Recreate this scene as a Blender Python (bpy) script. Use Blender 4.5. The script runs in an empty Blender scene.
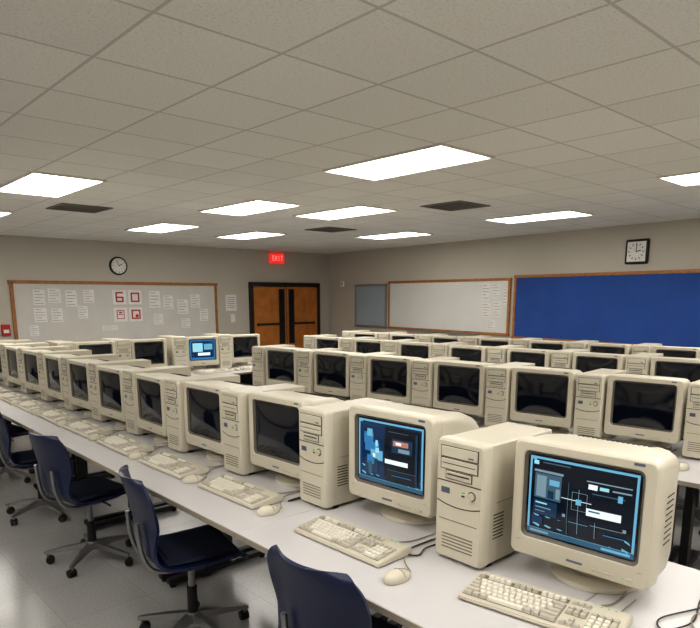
import bpy, bmesh, math, random
from mathutils import Vector, Matrix
random.seed(4)
R = math.radians

def lin(c):
    return tuple((x/255/12.92 if x/255 <= 0.04045 else ((x/255+0.055)/1.055)**2.4) for x in c)

# ---------------------------------------------------------------- materials
def mat(name, rgb, rough=.5, metal=0, var=.05, scale=6, bump=0, spec=.5, coat=0):
    m = bpy.data.materials.new(name); m.use_nodes = True
    nt = m.node_tree; b = nt.nodes['Principled BSDF']
    c = lin(rgb)
    tc = nt.nodes.new('ShaderNodeTexCoord'); nz = nt.nodes.new('ShaderNodeTexNoise')
    nz.inputs['Scale'].default_value = scale; nz.inputs['Detail'].default_value = 3
    nt.links.new(tc.outputs['Object'], nz.inputs['Vector'])
    r = nt.nodes.new('ShaderNodeValToRGB')
    r.color_ramp.elements[0].position = .3; r.color_ramp.elements[1].position = .7
    r.color_ramp.elements[0].color = tuple(x*(1-var) for x in c)+(1,)
    r.color_ramp.elements[1].color = tuple(min(1, x*(1+var)) for x in c)+(1,)
    nt.links.new(nz.outputs['Fac'], r.inputs['Fac'])
    nt.links.new(r.outputs['Color'], b.inputs['Base Color'])
    b.inputs['Roughness'].default_value = rough
    b.inputs['Metallic'].default_value = metal
    b.inputs['Specular IOR Level'].default_value = spec
    b.inputs['Coat Weight'].default_value = coat
    if bump:
        n2 = nt.nodes.new('ShaderNodeTexNoise'); n2.inputs['Scale'].default_value = 180
        nt.links.new(tc.outputs['Object'], n2.inputs['Vector'])
        bp = nt.nodes.new('ShaderNodeBump'); bp.inputs['Strength'].default_value = bump
        bp.inputs['Distance'].default_value = .002
        nt.links.new(n2.outputs['Fac'], bp.inputs['Height']); nt.links.new(bp.outputs['Normal'], b.inputs['Normal'])
    return m

def emis(name, rgb, s=1.0):
    m = bpy.data.materials.new(name); m.use_nodes = True
    nt = m.node_tree; b = nt.nodes['Principled BSDF']
    c = lin(rgb)+(1,)
    b.inputs['Base Color'].default_value = (c[0]*.2, c[1]*.2, c[2]*.2, 1)
    b.inputs['Roughness'].default_value = .15
    b.inputs['Emission Color'].default_value = c
    b.inputs['Emission Strength'].default_value = s
    return m

M_case = mat('plastic_beige', (209, 203, 187), .38, var=.03, scale=3, bump=.05)
M_case2 = mat('plastic_beige_tower', (201, 195, 179), .38, var=.03, scale=3, bump=.05)
M_key = mat('keycap_cream', (224, 220, 208), .4, var=.03, scale=40)
M_keyg = mat('keycap_grey', (188, 183, 171), .4, var=.03, scale=40)
M_kb = mat('keyboard_body', (200, 194, 179), .45, var=.03)
M_groove = mat('groove_dark', (58, 54, 46), .7)
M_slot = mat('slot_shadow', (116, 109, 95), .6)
M_scr = mat('crt_glass_off', (12, 17, 30), .07, var=.15, scale=2, spec=.7)
M_inner = mat('bezel_inner', (108, 103, 93), .5)
M_badge = mat('badge_grey', (110, 118, 140), .3, metal=.4)
M_led = emis('led_green', (90, 200, 90), .8)
M_desk = mat('laminate_grey', (203, 201, 203), .3, var=.03, scale=2, spec=.5)
M_edge = mat('desk_edge', (150, 142, 130), .45)
M_leg = mat('desk_leg_metal', (40, 40, 44), .45, metal=.3)
M_shell = mat('chair_navy', (19, 31, 66), .36, var=.12, scale=12, bump=.1)
M_pad = mat('chair_fabric_navy', (16, 25, 50), .8, var=.2, scale=60)
M_steel = mat('chair_steel', (150, 150, 152), .3, metal=.85)
M_blk = mat('caster_black', (24, 24, 26), .5)
M_cable = mat('cable_dark', (40, 38, 36), .5)
M_cableg = mat('cable_beige', (150, 142, 126), .5)
M_wall = mat('wall_paint', (199, 194, 183), .8, var=.03, scale=.8, bump=.15)
M_base = mat('baseboard_vinyl', (70, 62, 54), .5)
M_oak = mat('oak_trim', (168, 116, 68), .45, var=.2, scale=14)
M_door = mat('door_wood', (190, 122, 56), .35, var=.18, scale=5)
M_frame = mat('door_frame_dark', (34, 28, 26), .45)
M_glass = mat('door_glass_dark', (20, 20, 22), .1)
M_board = mat('board_white', (222, 222, 219), .35, var=.03, scale=1.5)
M_cork = mat('board_paper_grey', (210, 208, 203), .6, var=.05, scale=2)
M_pale = mat('board_pale_blue', (162, 176, 186), .5, var=.05, scale=2)
M_blue = mat('board_blue_felt', (38, 80, 156), .75, var=.1, scale=2)
M_paper = mat('paper_white', (234, 232, 229), .7, var=.03)
M_ink = mat('ink_grey', (156, 156, 158), .7)
M_red = mat('ink_red', (178, 44, 36), .6)
M_alu = mat('aluminium', (165, 165, 165), .35, metal=.7)
M_exit = emis('exit_red', (225, 50, 45), .8)
M_exitw = emis('exit_letter', (255, 150, 140), .9)
M_vent = mat('vent_metal', (120, 116, 108), .5)
M_dark = mat('vent_dark', (40, 38, 36), .8)
M_clockf = mat('clock_face', (235, 234, 228), .5)
M_light = emis('light_diffuser', (255, 250, 241), 9.0)
M_lframe = mat('light_frame', (225, 222, 214), .4)

def ceiling_mat():
    m = bpy.data.materials.new('ceiling_tile'); m.use_nodes = True
    nt = m.node_tree; b = nt.nodes['Principled BSDF']
    tc = nt.nodes.new('ShaderNodeTexCoord'); br = nt.nodes.new('ShaderNodeTexBrick')
    br.offset = 0; br.squash = 1
    br.inputs['Scale'].default_value = 1
    br.inputs['Brick Width'].default_value = .6; br.inputs['Row Height'].default_value = .6
    br.inputs['Mortar Size'].default_value = .009; br.inputs['Mortar Smooth'].default_value = .1
    br.inputs['Color1'].default_value = lin((234, 232, 226))+(1,)
    br.inputs['Color2'].default_value = lin((241, 239, 233))+(1,)
    br.inputs['Mortar'].default_value = lin((206, 203, 196))+(1,)
    nt.links.new(tc.outputs['Object'], br.inputs['Vector'])
    nz = nt.nodes.new('ShaderNodeTexNoise'); nz.inputs['Scale'].default_value = 70; nz.inputs['Detail'].default_value = 4
    nt.links.new(tc.outputs['Object'], nz.inputs['Vector'])
    mr = nt.nodes.new('ShaderNodeMapRange'); mr.inputs['From Min'].default_value = .3; mr.inputs['From Max'].default_value = .5
    mr.inputs['To Min'].default_value = .86; mr.inputs['To Max'].default_value = 1
    nt.links.new(nz.outputs['Fac'], mr.inputs['Value'])
    mx = nt.nodes.new('ShaderNodeVectorMath'); mx.operation = 'SCALE'
    nt.links.new(br.outputs['Color'], mx.inputs[0]); nt.links.new(mr.outputs['Result'], mx.inputs['Scale'])
    bp = nt.nodes.new('ShaderNodeBump'); bp.inputs['Strength'].default_value = .2; bp.inputs['Distance'].default_value = .01
    nt.links.new(nz.outputs['Fac'], bp.inputs['Height']); nt.links.new(bp.outputs['Normal'], b.inputs['Normal'])
    nt.links.new(mx.outputs['Vector'], b.inputs['Base Color']); b.inputs['Roughness'].default_value = .9
    return m
M_ceil = ceiling_mat()

def floor_mat():
    m = bpy.data.materials.new('floor_vinyl'); m.use_nodes = True
    nt = m.node_tree; b = nt.nodes['Principled BSDF']
    tc = nt.nodes.new('ShaderNodeTexCoord'); br = nt.nodes.new('ShaderNodeTexBrick')
    br.offset = 0
    br.inputs['Scale'].default_value = 1
    br.inputs['Brick Width'].default_value = .45; br.inputs['Row Height'].default_value = .45
    br.inputs['Mortar Size'].default_value = .002
    br.inputs['Color1'].default_value = lin((162, 161, 161))+(1,)
    br.inputs['Color2'].default_value = lin((167, 166, 166))+(1,)
    br.inputs['Mortar'].default_value = lin((148, 147, 146))+(1,)
    sp = nt.nodes.new('ShaderNodeTexNoise'); sp.inputs['Scale'].default_value = 90; sp.inputs['Detail'].default_value = 2
    nt.links.new(tc.outputs['Object'], sp.inputs['Vector'])
    m2 = nt.nodes.new('ShaderNodeMapRange'); m2.inputs['From Min'].default_value = .35; m2.inputs['From Max'].default_value = .65
    m2.inputs['To Min'].default_value = .9; m2.inputs['To Max'].default_value = 1.06
    nt.links.new(sp.outputs['Fac'], m2.inputs['Value'])
    mx = nt.nodes.new('ShaderNodeVectorMath'); mx.operation = 'SCALE'
    nz = nt.nodes.new('ShaderNodeTexNoise'); nz.inputs['Scale'].default_value = 3; nz.inputs['Detail'].default_value = 3
    nt.links.new(tc.outputs['Object'], nz.inputs['Vector'])
    mr = nt.nodes.new('ShaderNodeMapRange'); mr.inputs['To Min'].default_value = .17; mr.inputs['To Max'].default_value = .28
    nt.links.new(nz.outputs['Fac'], mr.inputs['Value']); nt.links.new(mr.outputs['Result'], b.inputs['Roughness'])
    nt.links.new(tc.outputs['Object'], br.inputs['Vector'])
    nt.links.new(br.outputs['Color'], mx.inputs[0]); nt.links.new(m2.outputs['Result'], mx.inputs['Scale'])
    nt.links.new(mx.outputs['Vector'], b.inputs['Base Color'])
    return m
M_floor = floor_mat()

# ---------------------------------------------------------------- mesh builder
def catmull(P, n=6):
    P = [Vector(p) for p in P]; out = []
    Q = [P[0]*2-P[1]]+P+[P[-1]*2-P[-2]]
    for i in range(1, len(Q)-2):
        a, b, c, d = Q[i-1:i+3]
        for k in range(n):
            t = k/n
            out.append(.5*((2*b)+(c-a)*t+(2*a-5*b+4*c-d)*t*t+(3*b-a-3*c+d)*t**3))
    out.append(P[-1]); return out

def rr(w, h, r, cx, cz, y, k=4):
    pts = []
    for (sx, sz, a0) in ((1, 1, 0), (-1, 1, 90), (-1, -1, 180), (1, -1, 270)):
        for i in range(k+1):
            a = R(a0+90*i/k)
            pts.append(Vector((cx+sx*(w/2-r)+r*math.cos(a), y, cz+sz*(h/2-r)+r*math.sin(a))))
    return pts

class MB:
    def __init__(s): s.v = []; s.f = []; s.m = []; s.mats = []
    def mi(s, m):
        if m not in s.mats: s.mats.append(m)
        return s.mats.index(m)
    def raw(s, vs, fs, m, M=None):
        o = len(s.v); k = s.mi(m)
        for v in vs:
            v = Vector(v)
            if M is not None: v = M @ v
            s.v.append(tuple(v))
        for f in fs: s.f.append([i+o for i in f]); s.m.append(k)
    def bmadd(s, bm, m, M=None):
        bm.verts.index_update()
        s.raw([v.co.copy() for v in bm.verts], [[v.index for v in f.verts] for f in bm.faces], m, M); bm.free()
    def box(s, c, d, m, bev=0, seg=2, M=None):
        bm = bmesh.new(); bmesh.ops.create_cube(bm, size=1)
        for v in bm.verts: v.co = Vector((v.co.x*d[0]+c[0], v.co.y*d[1]+c[1], v.co.z*d[2]+c[2]))
        if bev: bmesh.ops.bevel(bm, geom=bm.edges[:], offset=bev, segments=seg, profile=.6, affect='EDGES')
        s.bmadd(bm, m, M)
    def cyl(s, p, q, r1, r2, m, n=16, M=None):
        p, q = Vector(p), Vector(q); ax = (q-p).normalized()
        u = ax.orthogonal().normalized(); w = ax.cross(u)
        vs = []
        for (c, r) in ((p, r1), (q, r2)):
            for i in range(n):
                a = 2*math.pi*i/n; vs.append(c+(u*math.cos(a)+w*math.sin(a))*r)
        fs = [[i, (i+1) % n, n+(i+1) % n, n+i] for i in range(n)]+[list(range(n))[::-1], list(range(n, 2*n))]
        s.raw(vs, fs, m, M)
    def tube(s, P, r, m, n=6, sm=6, M=None):
        P = catmull(P, sm) if sm > 1 else [Vector(p) for p in P]
        secs = []; up = Vector((0, 0, 1))
        for i, p in enumerate(P):
            t = (P[min(i+1, len(P)-1)]-P[max(i-1, 0)]).normalized()
            u = t.cross(up)
            if u.length < .01: u = t.cross(Vector((1, 0, 0)))
            u.normalize(); w = u.cross(t)
            secs.append([p+(u*math.cos(2*math.pi*k/n)+w*math.sin(2*math.pi*k/n))*r for k in range(n)])
        s.loft(secs, m, True, True, M)
    def loft(s, S, m, c0=True, c1=True, M=None):
        n = len(S[0]); vs = [p for x in S for p in x]; fs = []
        for j in range(len(S)-1):
            for i in range(n):
                fs.append([j*n+i, j*n+(i+1) % n, (j+1)*n+(i+1) % n, (j+1)*n+i])
        if c0: fs.append(list(range(n))[::-1])
        if c1: fs.append(list(range((len(S)-1)*n, len(S)*n)))
        s.raw(vs, fs, m, M)
    def sheet(s, G, th, m, M=None):
        a, b = len(G), len(G[0]); top = []; bot = []
        for i in range(a):
            for j in range(b):
                du = G[min(i+1, a-1)][j]-G[max(i-1, 0)][j]; dv = G[i][min(j+1, b-1)]-G[i][max(j-1, 0)]
                n = du.cross(dv).normalized()
                top.append(G[i][j]); bot.append(G[i][j]-n*th)
        N = a*b; fs = []
        for i in range(a-1):
            for j in range(b-1):
                q = [i*b+j, i*b+j+1, (i+1)*b+j+1, (i+1)*b+j]
                fs.append(q); fs.append([x+N for x in q][::-1])
        per = [j for j in range(b)]+[i*b+b-1 for i in range(1, a)]+[(a-1)*b+j for j in range(b-2, -1, -1)]+[i*b for i in range(a-2, 0, -1)]
        for k in range(len(per)):
            p, q = per[k], per[(k+1) % len(per)]
            fs.append([q, p, p+N, q+N])
        s.raw(top+bot, fs, m, M)
    def mesh(s, name, ang=35):
        me = bpy.data.meshes.new(name); me.from_pydata(s.v, [], s.f)
        for m in s.mats: me.materials.append(m)
        me.polygons.foreach_set('material_index', s.m)
        bm = bmesh.new(); bm.from_mesh(me); bmesh.ops.recalc_face_normals(bm, faces=bm.faces[:]); bm.to_mesh(me); bm.free()
        me.polygons.foreach_set('use_smooth', [True]*len(me.polygons))
        me.set_sharp_from_angle(angle=R(ang)); me.update()
        return me

def add(name, me, loc=(0, 0, 0), rz=0, sc=1, parent=None):
    o = bpy.data.objects.new(name, me); bpy.context.scene.collection.objects.link(o)
    o.location = loc; o.rotation_euler = (0, 0, rz)
    o.scale = sc if isinstance(sc, tuple) else (sc, sc, sc)
    if parent: o.parent = parent
    return o

# ---------------------------------------------------------------- CRT monitor
SW, SH, SZ = .345, .262, .277
def sy(x, z):
    return .012-.010*(1-(2*x/SW)**2)*(1-(2*(z-SZ)/SH)**2)
UI = {k: emis('ui_'+k, c, s) for k, c, s in (
    ('rim', (104, 166, 196), .8), ('dark', (11, 20, 32), .8), ('navy', (30, 56, 80), .8), ('cyan', (144, 200, 216), .85),
    ('white', (214, 228, 234), .9), ('grey', (122, 146, 158), .75), ('blue', (54, 116, 164), .85), ('rose', (172, 120, 110), .8), ('teal', (46, 88, 112), .8),
    ('slate', (70, 96, 112), .75), ('deep', (16, 46, 80), .8))}
UI_A = [(0, 0, 1, 1, 'rim'), (.022, .03, .978, .925, 'dark'), (.0, .93, 1, 1, 'teal'), (.03, .95, .22, .98, 'grey'), (.72, .95, .97, .98, 'rim'),
        (.04, .05, .09, .1, 'cyan'), (.13, .055, .4, .07, 'slate'), (.05, .16, .34, .19, 'grey'), (.06, .2, .33, .52, 'slate'), (.08, .23, .18, .5, 'grey'), (.21, .26, .31, .33, 'rim'), (.2, .4, .26, .5, 'navy'),
        (.28, .36, .32, .49, 'grey'), (.06, .54, .3, .73, 'navy'), (.08, .57, .2, .59, 'cyan'), (.08, .63, .24, .645, 'grey'), (.08, .68, .18, .69, 'grey'), (.05, .76, .16, .86, 'deep'),
        (.56, .17, .95, .185, 'grey'), (.58, .21, .66, .27, 'white'), (.68, .22, .76, .26, 'cyan'), (.79, .23, .95, .25, 'grey'), (.62, .31, .9, .323, 'slate'), (.84, .28, .88, .36, 'rim'),
        (.4, .24, .406, .9, 'slate'), (.34, .44, .62, .447, 'white'), (.5, .3, .505, .86, 'grey'), (.44, .34, .58, .345, 'grey'), (.44, .34, .444, .56, 'grey'), (.578, .34, .582, .56, 'grey'), (.44, .555, .58, .56, 'grey'),
        (.48, .42, .53, .49, 'rim'), (.58, .5, .88, .59, 'white'), (.6, .52, .7, .54, 'slate'), (.62, .7, .9, .707, 'grey'), (.66, .66, .665, .86, 'grey'), (.74, .78, .92, .79, 'blue'), (.42, .72, .6, .725, 'rim'), (.36, .64, .39, .68, 'grey'), (.9, .66, .93, .7, 'grey')]
UI_B = [(0, 0, 1, 1, 'rim'), (.025, .03, .975, .93, 'deep'), (.44, .06, .96, .92, 'dark'), (.0, .935, 1, 1, 'teal'), (.06, .06, .4, .09, 'navy'),
        (.1, .2, .26, .38, 'blue'), (.15, .14, .24, .26, 'rim'), (.12, .34, .36, .5, 'blue'), (.22, .46, .42, .62, 'rim'), (.3, .42, .36, .5, 'cyan'), (.12, .6, .34, .84, 'navy'), (.16, .56, .28, .7, 'blue'), (.18, .66, .24, .88, 'teal'), (.3, .3, .34, .4, 'cyan'), (.26, .52, .3, .58, 'white'),
        (.56, .22, .86, .44, 'navy'), (.58, .25, .8, .33, 'rose'), (.62, .27, .7, .31, 'white'), (.66, .36, .82, .42, 'grey'), (.46, .56, .8, .63, 'white'), (.5, .72, .9, .73, 'slate'), (.56, .8, .85, .81, 'blue'), (.9, .1, .93, .9, 'navy'), (.5, .12, .8, .13, 'slate')]
UI_C = [(0, 0, 1, 1, 'blue'), (.04, .05, .96, .9, 'deep'), (.1, .15, .5, .6, 'cyan'), (.55, .2, .9, .5, 'rim'), (.3, .65, .8, .8, 'white')]

def monitor(name, ui=None):
    b = MB(); zc = .26
    S = [rr(.425, .365, .02, 0, zc, 0), rr(.434, .374, .022, 0, zc, .004), rr(.44, .38, .024, 0, zc, .012), rr(.44, .38, .024, 0, zc, .06),
         rr(.434, .374, .022, 0, zc, .0635), rr(.43, .37, .026, 0, zc, .075), rr(.426, .366, .03, 0, zc, .16), rr(.405, .355, .045, 0, zc, .22),
         rr(.365, .332, .06, 0, zc, .29), rr(.322, .3, .065, 0, zc-.002, .35), rr(.295, .272, .06, 0, zc-.006, .4), rr(.265, .245, .045, 0, zc-.01, .424)]
    b.loft(S, M_case, False, True)
    b.loft([S[0], rr(.372, .288, .022, 0, SZ, -.001), rr(.366, .282, .02, 0, SZ, .003)], M_case, False, False)
    b.loft([rr(.366, .282, .02, 0, SZ, .003), rr(.348, .265, .018, 0, SZ, .0125)], M_inner, False, False)
    nx, nz = 14, 12; vs = []; fs = []
    for j in range(nz+1):
        for i in range(nx+1):
            x = (i/nx-.5)*SW; z = SZ+(j/nz-.5)*SH; vs.append((x, sy(x, z), z))
    for j in range(nz):
        for i in range(nx): fs.append([j*(nx+1)+i, j*(nx+1)+i+1, (j+1)*(nx+1)+i+1, (j+1)*(nx+1)+i])
    b.raw(vs, fs, M_scr)
    if ui:
        for n, (x0, y0, x1, y1, c) in enumerate(ui):
            vs = []; fs = []; K = 8 if (x1-x0) > .3 or (y1-y0) > .3 else 3
            for j in range(K+1):
                for i in range(K+1):
                    x = ((x0+(x1-x0)*i/K)-.5)*SW*.965; z = SZ+(.5-(y0+(y1-y0)*j/K))*SH*.955
                    vs.append((x, sy(x, z)-.0006-.00015*n, z))
            for j in range(K):
                for i in range(K): fs.append([j*(K+1)+i, (j+1)*(K+1)+i, (j+1)*(K+1)+i+1, j*(K+1)+i+1])
            b.raw(vs, fs, UI[c])
    b.box((0, -.0005, .098), (.05, .002, .007), M_badge)
    b.box((0, 0, .1225), (.39, .0015, .0012), M_slot)
    for k in range(4): b.box((.06+.018*k, -.001, .093), (.012, .004, .006), M_case2, .001, 1)
    b.box((.165, -.001, .093), (.018, .006, .01), M_case2, .002, 1)
    b.box((.145, -.001, .093), (.004, .002, .003), M_led)
    b.box((.165, -.0005, .435), (.03, .001, .008), M_badge)
    # ribs / vents on the rear shell
    for k in range(15):
        x = -.112+.016*k
        b.tube([(x, .22, .4378), (x, .29, .4262), (x, .35, .408), (x, .395, .392)], .0028, M_groove, 5, 2)
    for sx in (-1, 1):
        for k in range(9):
            z = .185+.018*k
            b.tube([(sx*.2145, .1, z), (sx*.213, .158, z)], .0022, M_groove, 5, 1)
    # pedestal
    b.cyl((0, .17, 0), (0, .17, .014), .138, .138, M_case, 40)
    b.cyl((0, .17, .014), (0, .17, .024), .138, .115, M_case, 40)
    b.cyl((0, .17, .024), (0, .17, .042), .085, .075, M_case2, 32)
    b.cyl((0, .17, .042), (0, .17, .085), .08, .14, M_case, 32)
    return b.mesh(name)
ME_mon = monitor('crt_monitor'); ME_monA = monitor('crt_monitor_on_a', UI_A); ME_monB = monitor('crt_monitor_on_b', UI_B); ME_monC = monitor('crt_monitor_on_c', UI_C)

# ---------------------------------------------------------------- tower
def tower():
    b = MB(); H = .43; zc = H/2+.006
    b.box((0, .23, zc), (.192, .38, .418), M_case2, .004, 1)
    b.loft([rr(.182, .410, .012, 0, zc, 0), rr(.192, .42, .016, 0, zc, .004), rr(.2, .43, .018, 0, zc, .014), rr(.2, .43, .018, 0, zc, .045)], M_case, True, True)
    for z, h in ((.392, .036), (.35, .036)):
        b.box((0, .001, z), (.156, .006, h+.004), M_groove)
        b.box((0, -.001, z), (.15, .008, h), M_case, .002, 1)
    b.box((.05, -.005, .383), (.02, .002, .005), M_slot); b.box((0, -.005, .352), (.135, .001, .0025), M_groove)
    b.box((0, .001, .312), (.11, .006, .03), M_groove); b.box((0, -.001, .312), (.105, .008, .026), M_case2, .002, 1)
    b.box((0, -.0055, .315), (.09, .002, .004), M_groove); b.box((.036, -.006, .305), (.014, .004, .006), M_case, .001, 1)
    b.box((0, -.0005, .288), (.184, .002, .003), M_groove)
    b.cyl((.055, -.007, .255), (.055, .004, .255), .0125, .0135, M_case2, 20)
    b.cyl((.055, -.0005, .255), (.055, .002, .255), .0165, .0165, M_groove, 20)
    b.box((.02, -.001, .26), (.012, .003, .004), M_led); b.box((.02, -.001, .248), (.012, .003, .004), M_groove)
    b.box((-.055, -.001, .255), (.035, .002, .02), M_badge)
    arc = [(-.09, -.0005, .215), (-.05, -.0005, .205), (0, -.0005, .201), (.05, -.0005, .205), (.09, -.0005, .215)]
    b.tube(arc, .0018, M_groove, 5, 4)
    b.box((0, -.0005, .15), (.16, .0015, .002), M_slot)
    for k in range(5):
        b.box((0, -.0002, .05+.012*k), (.13, .002, .0035), M_slot)
    for sx in (-1, 1):
        for k in range(8): b.box((sx*.0962, .1, .1+.012*k), (.001, .06, .004), M_groove)
        b.box((sx*.0962, .25, .225), (.001, .33, .0015), M_slot)
        for yy in (.07, .37): b.box((sx*.075, yy, .003), (.025, .03, .007), M_blk)
    return b.mesh('computer_tower')
ME_tow = tower()

# ---------------------------------------------------------------- keyboard
def keyboard():
    b = MB(); W, D = .462, .172
    bm = bmesh.new()
    pr = [(-D/2, .002), (D/2, .002), (D/2, .031), (D/2-.03, .034), (-D/2+.012, .018), (-D/2, .012)]
    L = [bm.verts.new((-W/2, y, z)) for y, z in pr]; Rr = [bm.verts.new((W/2, y, z)) for y, z in pr]
    bm.faces.new(L); bm.faces.new(Rr[::-1])
    for i in range(6): bm.faces.new((L[i], Rr[i], Rr[(i+1) % 6], L[(i+1) % 6]))
    bmesh.ops.recalc_face_normals(bm, faces=bm.faces[:]); bmesh.ops.bevel(bm, geom=bm.edges[:], offset=.003, segments=2, affect='EDGES'); b.bmadd(bm, M_kb)
    def zz(y): return .0185+(y+D/2-.012)/(D-.042)*.0155
    p = .019
    def key(x0, u, row, m, h=1):
        y = -.062+row*p+(.012 if row == 5 else 0)+(h-1)*p/2
        w = u*p-.0022; d = h*p-.0022; cx = x0+u*p/2; z = zz(y)-.001
        vs = []
        for (k, hh, oy) in ((1, 0, 0), (.74, .0085, .001)):
            ww, dd = w/2-(1-k)*.008, d/2-(1-k)*.008
            vs += [(cx-ww, y-dd+oy, z+hh), (cx+ww, y-dd+oy, z+hh), (cx+ww, y+dd+oy, z+hh+.001), (cx-ww, y+dd+oy, z+hh+.001)]
        b.raw(vs, [[4, 5, 6, 7], [0, 1, 5, 4], [1, 2, 6, 5], [2, 3, 7, 6], [3, 0, 4, 7]], m)
    X = -.22
    rows = [[1.5, 1.25, 1.25, 6, 1.25, 1.25, 2.5], [2.25]+[1]*10+[2.75], [1.75]+[1]*11+[2.25], [1.5]+[1]*12+[1.5], [1]*13+[2]]
    for r, us in enumerate(rows):
        x = X
        for i, u in enumerate(us):
            g = (i == 0 or i == len(us)-1 or (r == 0 and u < 3)); key(x, u, r, M_keyg if g else M_key); x += u*p
    x = X
    for i in range(13):
        key(x, 1, 5, M_keyg if (i == 0 or 5 <= i <= 8) else M_key); x += p*(1.5 if i in (0, 4, 8) else 1) if i else p*1.6
    X2 = X+15*p+.008
    for c in range(3):
        for r in (3, 4, 5): key(X2+c*p, 1, r, M_keyg)
        key(X2+c*p, 1, 0, M_keyg)
    key(X2+p, 1, 1, M_keyg)
    X3 = X2+3*p+.008
    for r in range(1, 5):
        for c in range(3): key(X3+c*p, 1, r, M_keyg if r == 4 else M_key)
    key(X3, 2, 0, M_key); key(X3+2*p, 1, 0, M_key)
    key(X3+3*p, 1, 0, M_keyg, 2); key(X3+3*p, 1, 2, M_keyg, 2); key(X3+3*p, 1, 4, M_keyg)
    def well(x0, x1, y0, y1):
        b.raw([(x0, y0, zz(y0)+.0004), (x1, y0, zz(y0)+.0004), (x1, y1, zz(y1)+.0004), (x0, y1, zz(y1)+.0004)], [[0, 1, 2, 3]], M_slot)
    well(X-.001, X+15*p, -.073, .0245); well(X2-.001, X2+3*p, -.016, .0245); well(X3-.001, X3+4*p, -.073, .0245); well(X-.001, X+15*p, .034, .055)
    for k in range(3): b.box((X3+.012+.02*k, .068, .0345), (.006, .003, .001), M_led)
    b.tube([(.05, D/2-.004, .012), (.06, D/2+.02, .004), (.13, D/2+.05, .004), (.16, D/2+.12, .004), (.165, D/2+.3, .004)], .0028, M_cableg, 6, 5)
    return b.mesh('keyboard', 40)
ME_kb = keyboard()

def mouse():
    b = MB(); S = []
    n = 20
    for i in range(9):
        ph = math.pi/2*i/8
        ring = []
        for k in range(n):
            a = 2*math.pi*k/n
            x = .031*math.cos(a)*math.cos(ph); y = .056*math.sin(a)*math.cos(ph)
            z = .009+.027*math.sin(ph)*(1-.25*(y/.056))
            ring.append(Vector((x, y, z)))
        S.append(ring)
    base = [Vector((p.x*.95, p.y*.95, .001)) for p in S[0]]
    b.loft([base]+S, M_case, True, True)
    gy = lambda y: .0095+.027*math.sqrt(max(0, 1-(y/.056)**2))*(1-.25*y/.056)
    b.tube([(0, y, gy(y)) for y in (.008, .02, .03, .04, .048, .053)], .0009, M_groove, 5, 2)
    b.tube([(-.03+.006*k, .008, .009+.027*math.sqrt(max(0, 1-((-.03+.006*k)/.031)**2))*.965) for k in range(11)], .0009, M_groove, 5, 2)
    b.tube([(0, .053, .012), (-.01, .075, .004), (-.07, .115, .004), (-.13, .19, .004), (-.14, .34, .004)], .0022, M_cableg, 6, 6)
    return b.mesh('computer_mouse', 50)
ME_mouse = mouse()

# ---------------------------------------------------------------- chair
def chair():
    b = MB()
    prof = [(.225, .405, .19), (.215, .435, .21), (.17, .452, .222), (.05, .444, .228), (-.08, .44, .228), (-.16, .452, .22), (-.205, .49, .2),
            (-.222, .56, .185), (-.235, .65, .2), (-.25, .74, .218), (-.268, .81, .212), (-.28, .85, .185), (-.284, .868, .15)]
    P = catmull([Vector(p) for p in prof], 3); G = []
    for p in P:
        back = max(0, min(1, (p.y-.46)/.2))
        row = []
        for j in range(13):
            u = j/6-1
            x = u*p.z
            row.append(Vector((x, p.x+.055*back*u*u, p.y+.018*(1-back)*u*u-.012*back*abs(u)**3)))
        G.append(row)
    b.sheet(G, .014, M_shell)
    bm = bmesh.new(); bmesh.ops.create_cube(bm, size=1)
    for v in bm.verts: v.co = Vector((v.co.x*.36, v.co.y*.34+.02, v.co.z*.03+.462))
    bmesh.ops.bevel(bm, geom=bm.edges[:], offset=.014, segments=3, affect='EDGES'); b.bmadd(bm, M_pad)
    b.box((0, 0, .415), (.2, .24, .018), M_blk, .004, 1)
    for sx in (-1, 1):
        b.tube([(sx*.11, .14, .41), (sx*.11, -.08, .405), (sx*.11, -.2, .43), (sx*.1, -.245, .52), (sx*.1, -.258, .66)], .011, M_steel, 8, 4)
    b.cyl((0, 0, .22), (0, 0, .41), .016, .016, M_steel, 16); b.cyl((0, 0, .1), (0, 0, .26), .027, .024, M_blk, 20)
    b.cyl((0, 0, .08), (0, 0, .13), .042, .034, M_steel, 20)
    b.tube([(.02, .02, .405), (.14, .03, .4), (.2, .03, .395)], .006, M_blk, 6, 3)
    for k in range(5):
        a = R(72*k+18); Mx = Matrix.Rotation(a, 4, 'Z')
        S = []
        for (x, w, z0, z1) in ((.025, .05, .085, .125), (.12, .04, .082, .112), (.22, .03, .072, .095), (.275, .026, .066, .084), (.285, .018, .068, .08)):
            S.append([Vector((x, -w/2, z0)), Vector((x, w/2, z0)), Vector((x, w/2*.7, z1)), Vector((x, -w/2*.7, z1))])
        b.loft(S, M_steel, True, True, Mx)
        b.cyl((.265, 0, .045), (.265, 0, .07), .007, .007, M_steel, 10, Mx)
        M2 = Mx @ Matrix.Translation((.265, 0, 0)) @ Matrix.Rotation(R(40+50*k), 4, 'Z')
        for s in (-1, 1): b.cyl((.012, s*.006, .026), (.012, s*.021, .026), .026, .024, M_blk, 18, M2)
        b.box((.008, 0, .042), (.03, .011, .02), M_blk, .003, 1, M2)
    return b.mesh('office_chair', 50)
ME_chair = chair()

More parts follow.
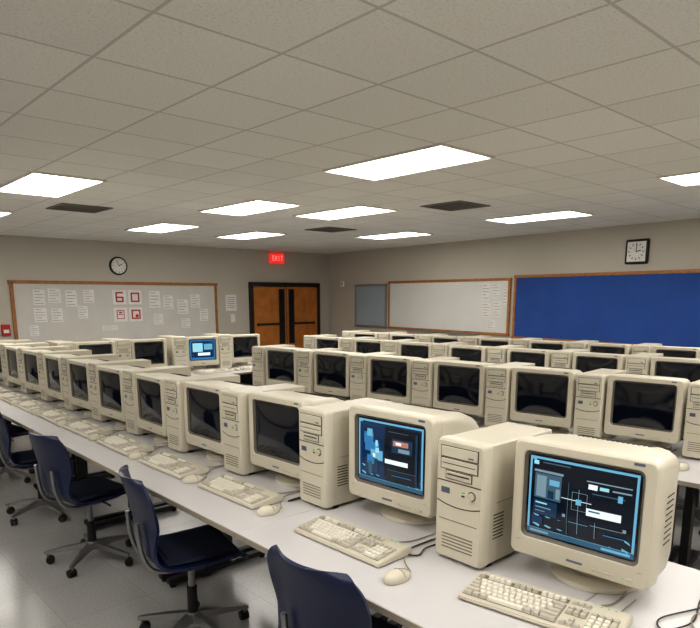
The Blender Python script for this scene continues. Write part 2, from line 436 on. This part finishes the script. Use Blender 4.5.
# ---------------------------------------------------------------- desk
DZ = .74
def desk(L, y0, y1):
    b = MB(); D = y1-y0; c = (y0+y1)/2
    b.box((0, c, DZ-.014), (L-.003, D, .026), M_desk, .003, 1)
    b.box((0, y0-.001, DZ-.0145), (L-.006, .004, .024), M_edge, .001, 1)
    b.box((0, y1-.12, DZ-.19), (L-.16, .016, .32), M_leg, .003, 1)
    for sx in (-1, 1):
        x = sx*(L/2-.05)
        b.box((x, c+.06, DZ-.05), (.04, D*.72, .04), M_leg, .004, 1)
        b.box((x, c+.14, .37), (.045, .09, .62), M_leg, .006, 1)
        b.box((x, c+.1, .035), (.05, D*.7, .035), M_leg, .01, 2)
        for yy in (c+.1-D*.32, c+.1+D*.32): b.cyl((x, yy, 0), (x, yy, .02), .018, .018, M_blk, 12)
    return b.mesh('computer_desk')

# ---------------------------------------------------------------- rows
class Frame:
    def __init__(s, x, y, th): s.M = Matrix.Translation((x, y, 0)) @ Matrix.Rotation(R(th), 4, 'Z'); s.th = R(th)
    def put(s, name, me, x, y, z=0, rz=0, sc=1):
        p = s.M @ Vector((x, y, z)); return add(name, me, p, s.th+R(rz), sc)
TOP = DZ+.0005
def jit(a): return random.uniform(-a, a)

def unit(F, x, dy=0, yaw=0, sc=.93, me=None, tx=None, ty=-.02, tw=.88, kx=0, ky=-.22, kyaw=0, mx=.31, my=-.27):
    F.put('crt_monitor', me or ME_mon, x, dy, TOP, yaw, sc)
    F.put('computer_tower', ME_tow, x-(tx if tx else .222*sc+.1*tw+.012), ty, TOP, jit(.6), (tw, 1, 1))
    F.put('keyboard', ME_kb, x+kx, ky, TOP, kyaw)
    F.put('computer_mouse', ME_mouse, x+mx, my, TOP, 0)

def desks(F, xa, n, L, y0, y1, ch=True, chy=None):
    me = desk(L, y0, y1)
    for i in range(n):
        F.put('computer_desk', me, xa+L*(i+.5), 0, 0)
        if ch: F.put('office_chair', ME_chair, xa+L*(i+.5)+jit(.08), (chy if chy is not None else y0+.08), 0, jit(14))

# row 1 : local x = -worldY
F1 = Frame(1.70, 0, -90)
unit(F1, -.856, .03, 3, 1.02, ME_monA, tx=.375, ty=-.07, tw=1, ky=-.15, kx=.0, kyaw=9, mx=.30, my=-.22)
unit(F1, -1.665, .035, 2, 1.03, ME_monB, tx=.365, ty=-.06, tw=.93, ky=-.215, kx=.05, kyaw=1, mx=.38, my=-.31)
unit(F1, -2.38, .0, 2, .98, tx=.322, ty=-.045, tw=.88, ky=-.2, kx=-.02, kyaw=1, mx=.29, my=-.25)
unit(F1, -3.03, -.02, 1, .96, tx=.312, ty=-.045, ky=-.215, kyaw=1, mx=.31, my=-.26)
for i, Y in enumerate((3.66, 4.28, 4.88, 5.48, 6.08, 6.68, 7.28)):
    unit(F1, -Y, -.04, 1+jit(2), .94, ty=-.04, tw=.8, ky=-.215, kyaw=jit(2), mx=.30, my=-.26)
me1 = desk(1.2, -.47, .5)
for i in range(7): F1.put('computer_desk', me1, -(-.4+1.2*(i+.5)), 0)
for Y, dx, rz in ((1.4, .0, 4), (2.6, .0, -12), (3.84, -.03, 8), (4.95, .0, -8), (6.15, .02, 10), (7.3, 0, -4)):
    F1.put('office_chair', ME_chair, -Y, -.36+dx, 0, rz)

F2 = Frame(3.72, 1.49, -84.5)
for i in range(-5, 3): unit(F2, .637*i, jit(.01), jit(2), .98, tw=.85)
desks(F2, -3.7, 4, 1.31, -.5, .47)
F3 = Frame(5.1, 2.45, -85)
for i in range(-5, 3): unit(F3, .64*i, jit(.015), jit(3), .96)
desks(F3, -3.6, 4, 1.28, -.45, .45)
F4 = Frame(6.25, 2.9, -83)
for i in range(-5, 3): unit(F4, .64*i, jit(.015), jit(3), .96)
desks(F4, -3.6, 4, 1.28, -.45, .45)
F5 = Frame(0, 6.85, 0)
for i, x in enumerate((2.54, 3.15, 3.84, 4.46)):
    unit(F5, x, jit(.01), -10 if i == 2 else -8+jit(3), .94, ME_monC if i == 2 else None)
desks(F5, 2.22, 2, 1.4, -.45, .47, False)
for x in (3.0, 4.3): F5.put('office_chair', ME_chair, x, -.42, 0, jit(10))

# loose cables at the front row
def cables():
    b = MB()
    def t(P, r=.0035, m=M_cable): b.tube([(x, y, TOP+z) for x, y, z in P], r, m, 7, 7)
    t([(2.1, 1.4, .02), (1.95, 1.37, .005), (1.8, 1.36, .005), (1.66, 1.385, .005), (1.58, 1.36, .005), (1.56, 1.41, .005), (1.66, 1.42, .006), (1.85, 1.41, .005)], .003)
    t([(2.1, .58, .02), (1.95, .56, .005), (1.8, .53, .005), (1.7, .57, .005), (1.76, .6, .005), (1.92, .54, .005), (2.1, .5, .005)], .0026)
    t([(2.12, .52, .005), (1.95, .48, .005), (1.84, .47, .005), (1.76, .5, .005), (1.84, .54, .005), (2.0, .5, .005)], .0026, M_cableg)
    t([(2.05, 2.15, .01), (1.85, 2.14, .005), (1.66, 2.14, .005), (1.6, 2.15, .005), (1.68, 2.155, .005), (1.85, 2.15, .005)], .003)
    return b.mesh('cable_bundle')
add('cable_bundle', cables())

# ---------------------------------------------------------------- room
CH = 2.7
def single(name, fn, loc=(0, 0, 0), rz=0):
    b = MB(); fn(b); return add(name, b.mesh(name), loc, rz)
single('floor', lambda b: b.box((4.2, 4.95, -.05), (13.8, 15.3, .1), M_floor))
single('ceiling', lambda b: b.box((4.2, 4.95, CH+.05), (13.8, 15.3, .1), M_ceil))
single('wall_far', lambda b: b.box((4.1, 12.475, CH/2), (13.5, .15, CH), M_wall))
PHI = R(-96.75)
def rw(b): b.box((7.6, .075, CH/2), (15.0, .15, CH), M_wall)
def RP(s, z=0, off=0):
    return (10.6-.1175*s-.9931*off, 12.4-.9931*s+.1175*off, z)
single('wall_right', rw, (10.6, 12.4, 0), PHI)
single('wall_left', lambda b: b.box((-2.575, 4.95, CH/2), (.15, 14.9, CH), M_wall))
single('wall_near', lambda b: b.box((3.1, -2.575, CH/2), (11.5, .15, CH), M_wall))
single('baseboard_far', lambda b: b.box((2.8, 12.392, .05), (10.5, .016, .1), M_base, .003, 1))
single('baseboard_right', lambda b: b.box((7.5, -.009, .05), (14.7, .016, .1), M_base, .003, 1), (10.6, 12.4, 0), PHI)
single('baseboard_left', lambda b: b.box((-2.492, 4.95, .05), (.016, 14.8, .1), M_base, .003, 1))

def lp():
    b = MB()
    for x in (-.31, .31): b.box((x, 0, -.008), (.025, 1.3, .016), M_lframe)
    for y in (-.64, .64): b.box((0, y, -.008), (.6, .025, .016), M_lframe)
    b.box((0, 0, -.004), (.6, 1.26, .006), M_light)
    return b.mesh('ceiling_light_panel')
ME_lp = lp()
for x, y in ((4.65, 9.4), (6.35, 9.5), (4.4, 6.6), (5.55, 6.15), (8.2, 7.8), (7.75, 4.7),
             (2.1, 9.6), (2.1, 6.6), (.6, 1.6), (2.1, .0), (3.9, 3.6), (3.9, .6), (6.3, 1.8), (6.3, -.6), (8.1, 1.2), (-.9, 3.6), (-.9, .6), (1.5, -1.5), (-.9, 6.6), (-.9, 9.6)):  # panels on this line are added to light the near rows and monitor fronts
    add('ceiling_light_panel', ME_lp, (x, y, CH))
def vent():
    b = MB(); b.box((0, 0, -.003), (.56, .56, .004), M_dark)
    for x in (-.28, .28): b.box((x, 0, -.006), (.03, .59, .012), M_vent)
    for y in (-.28, .28): b.box((0, y, -.006), (.53, .03, .012), M_vent)
    for k in range(9): b.box((0, -.22+.055*k, -.007), (.52, .016, .006), M_vent)
    return b.mesh('ceiling_vent')
ME_v = vent()
for x, y in ((6.75, 7.8), (2.9, 8.0), (6.1, 4.8)): add('ceiling_vent', ME_v, (x, y, CH))

# ---- far wall fittings (local: x right, -y into the room)
FW = 12.403
def paper(b, x, z, w, h, y=-.03, lines=5, col=None):
    b.box((x, y, z), (w, .003, h), M_paper)
    for k in range(lines):
        zz = z+h*.38-h*.76*k/max(1, lines-1); ww = w*(.75 if k % 3 else .5)
        b.box((x-(w*.8-ww)/2, y-.002, zz), (ww, .001, h*.035), col or M_ink)
def bulletin(b):
    W, H = 4.13, 1.15
    b.box((0, -.011, 0), (W, .022, H), M_cork)
    for z in (-H/2, H/2): b.box((0, -.019, z), (W+.1, .038, .06), M_oak, .004, 1)
    for x in (-W/2, W/2): b.box((x, -.019, 0), (.06, .038, H), M_oak, .004, 1)
    for (x, z, w, h) in ((-1.62, .3, .2, .28), (-1.35, .33, .22, .26), (-1.62, -.02, .22, .26), (-1.33, -.03, .2, .25), (-1.05, .28, .2, .3), (-.85, .02, .18, .24), (-.72, .32, .2, .25), (-1.75, -.3, .15, .2),
                         (.62, .26, .24, .34), (.92, .2, .22, .28), (.68, -.15, .2, .22), (1.25, .1, .25, .3), (1.55, .22, .22, .28), (1.75, -.08, .2, .26), (1.3, -.25, .2, .2), (-.35, -.3, .3, .1)):
        paper(b, x, z, w, h, -.024)
    for (x, z) in ((-.12, .3), (.2, .3), (-.12, -.04), (.2, -.04)):
        b.box((x, -.024, z), (.28, .006, .28), M_paper)
    def ring(x, z, w, h, t=.028):
        for s in (-1, 1):
            b.box((x+s*w/2, -.028, z), (t, .005, h+t), M_red); b.box((x, -.028, z+s*h/2), (w, .005, t), M_red)
    ring(.2, .3, .15, .16); ring(.2, -.04, .16, .16); b.box((.22, -.028, -.07), (.06, .005, .06), M_red)
    ring(-.12, .26, .13, .08); b.box((-.185, -.028, .33), (.028, .005, .12), M_red); b.box((-.12, -.028, .39), (.15, .005, .028), M_red)
    ring(-.12, -.04, .14, .16, .014); b.box((-.12, -.028, -.04), (.1, .005, .014), M_red); b.box((-.12, -.028, .0), (.06, .005, .03), M_red)
single('bulletin_board', bulletin, (5.255, FW, 1.325))

def roundclock(b):
    b.cyl((0, 0, 0), (0, -.04, 0), .18, .175, M_blk, 40)
    b.cyl((0, -.03, 0), (0, -.042, 0), .148, .148, M_clockf, 40)
    for k in range(12):
        Mx = Matrix.Rotation(R(30*k), 4, 'Y'); b.box((0, -.043, .125), (.008, .002, .025), M_blk, M=Mx)
    b.box((0, -.046, .04), (.012, .002, .09), M_blk, M=Matrix.Rotation(R(60), 4, 'Y')); b.box((0, -.048, .055), (.009, .002, .12), M_blk, M=Matrix.Rotation(R(-20), 4, 'Y'))
single('wall_clock', roundclock, (5.16, FW, 2.235))

def exitsign(b):
    b.box((0, -.0375, 0), (.4, .075, .22), M_exit, .008, 1)
    def bar(x, z, w, h): b.box((x, -.0755, z), (w, .004, h), M_exitw)
    bar(-.14, 0, .012, .12)
    for z in (-.054, 0, .054): bar(-.115, z, .05, .012)
    for a in (32, -32): b.box((0, 0, 0), (.012, .004, .13), M_exitw, M=Matrix.Translation((-.045, -.0755, 0)) @ Matrix.Rotation(R(a), 4, 'Y'))
    bar(.04, 0, .012, .12); bar(.12, 0, .012, .12); bar(.12, .054, .07, .012)
single('exit_sign', exitsign, (9.0, FW, 2.53))

DX0, DX1, DH = 8.2, 10.3, 1.97
def dframe(b):
    c = (DX0+DX1)/2
    for x in (DX0+.045, DX1-.045): b.box((x, 12.36, DH/2), (.09, .08, DH), M_frame, .004, 1)
    b.box((c, 12.36, DH-.045), (DX1-DX0-.18, .08, .09), M_frame, .004, 1)
    b.box((c, 12.38, DH/2), (.03, .04, DH-.1), M_frame)
single('door_frame', dframe)
def leaf(b, side):
    w = (DX1-DX0-.18-.03)/2; h = DH-.11
    b.box((0, 0, h/2), (w, .045, h), M_door, .003, 1)
    xw = side*(w/2-.13)
    for (cx, cz, sx, sz) in ((xw-.075, 1.15, .02, 1.3), (xw+.075, 1.15, .02, 1.3), (xw, .5, .17, .02), (xw, 1.8, .17, .02)):
        b.box((cx, -.026, cz), (sx, .012, sz), M_frame)
    b.box((xw, -.024, 1.15), (.135, .006, 1.28), M_glass)
    b.box((0, -.04, .98), (w*.8, .03, .05), M_frame, .008, 2)
    for sx in (-1, 1): b.box((sx*w*.38, -.03, .98), (.05, .03, .07), M_frame, .005, 1)
    b.box((0, -.025, .1), (w*.9, .005, .16), M_alu)
w2 = (DX1-DX0-.18-.03)/2; cc = (DX0+DX1)/2
single('door_1', lambda b: leaf(b, 1), (cc-.015-w2/2, 12.365, .008))
single('door_2', lambda b: leaf(b, -1), (cc+.015+w2/2, 12.365, .008))
def alarm(b):
    b.box((0, -.03, 0), (.14, .06, .2), M_red, .01, 2); b.box((0, -.06, -.02), (.09, .01, .06), M_paper, .003, 1)
single('fire_alarm', alarm, (3.03, FW, 1.05))
def switch(b):
    b.box((0, -.008, 0), (.12, .016, .18), M_paper, .004, 1); b.box((0, -.02, 0), (.02, .015, .04), M_clockf, .002, 1)
single('light_switch', switch, (7.75, FW, 1.15))
def notice(b):
    b.box((0, -.004, 0), (.28, .008, .36), M_paper)
    for k in range(6): b.box((0, -.0085, .12-.045*k), (.2, .001, .012), M_ink)
single('paper_notice', notice, (7.72, FW, 1.5))

# ---- right wall fittings
def wb(W, H, face, frame, tray=False, extra=None):
    def f(b):
        b.box((0, -.011, 0), (W, .022, H), face)
        for z in (-H/2, H/2): b.box((0, -.019, z), (W+.07, .038, .05), frame, .004, 1)
        for x in (-W/2, W/2): b.box((x, -.019, 0), (.05, .038, H), frame, .004, 1)
        if tray: b.box((0, -.05, -H/2-.02), (W*.6, .07, .02), M_alu, .004, 1)
        if extra: extra(b)
    return f
single('tack_board', wb(1.15, .95, M_pale, M_alu), RP(1.85, 1.42), PHI)
def wx(b):
    for (x, z, w, h) in ((1.15, .28, .2, .3), (1.4, .3, .2, .26), (1.18, -.06, .22, .26), (1.44, -.04, .2, .28), (1.62, .2, .1, .3), (1.3, -.32, .2, .16)): paper(b, x, z, w, h, -.024)
single('whiteboard', wb(3.42, 1.0, M_board, M_oak, True, wx), RP(4.26, 1.45), PHI)
single('blue_bulletin_board', wb(4.9, 1.08, M_blue, M_oak, False), RP(8.55, 1.45), PHI)
def sqclock(b):
    b.box((0, -.02, 0), (.36, .04, .36), M_blk, .03, 3)
    b.box((0, -.042, 0), (.29, .006, .29), M_clockf, .002, 1)
    b.cyl((0, -.044, 0), (0, -.048, 0), .13, .13, M_paper, 36)
    for k in range(12): b.box((0, -.05, .11), (.01, .002, .028), M_blk, M=Matrix.Rotation(R(30*k), 4, 'Y'))
    b.box((0, -.052, .035), (.013, .002, .08), M_blk, M=Matrix.Rotation(R(80), 4, 'Y')); b.box((0, -.054, .05), (.01, .002, .11), M_blk, M=Matrix.Rotation(R(5), 4, 'Y'))
single('wall_clock', sqclock, RP(8.34, 2.30), PHI)
def thermo(b): b.box((0, -.015, 0), (.14, .03, .14), M_paper, .006, 2); b.box((0, -.032, 0), (.06, .004, .05), M_ink)
single('thermostat', thermo, RP(.7, 1.95), PHI)

# ---------------------------------------------------------------- world, camera
w = bpy.data.worlds.new('world'); bpy.context.scene.world = w; w.use_nodes = True
w.node_tree.nodes['Background'].inputs['Color'].default_value = (.5, .5, .5, 1)
w.node_tree.nodes['Background'].inputs['Strength'].default_value = .3
cam = bpy.data.cameras.new('camera'); co = bpy.data.objects.new('camera', cam); bpy.context.scene.collection.objects.link(co)
cam.sensor_width = 36; cam.lens = 620/700*36; cam.shift_y = 101/700; cam.clip_start = .05
co.location = (0, 0, 1.65); co.rotation_euler = (R(90-10.86), 0, R(-42.6))
bpy.context.scene.camera = co
vs = bpy.context.scene.view_settings
vs.view_transform = 'Standard'
try: vs.look = 'Medium High Contrast'
except Exception: vs.look = 'None'
vs.exposure = .2
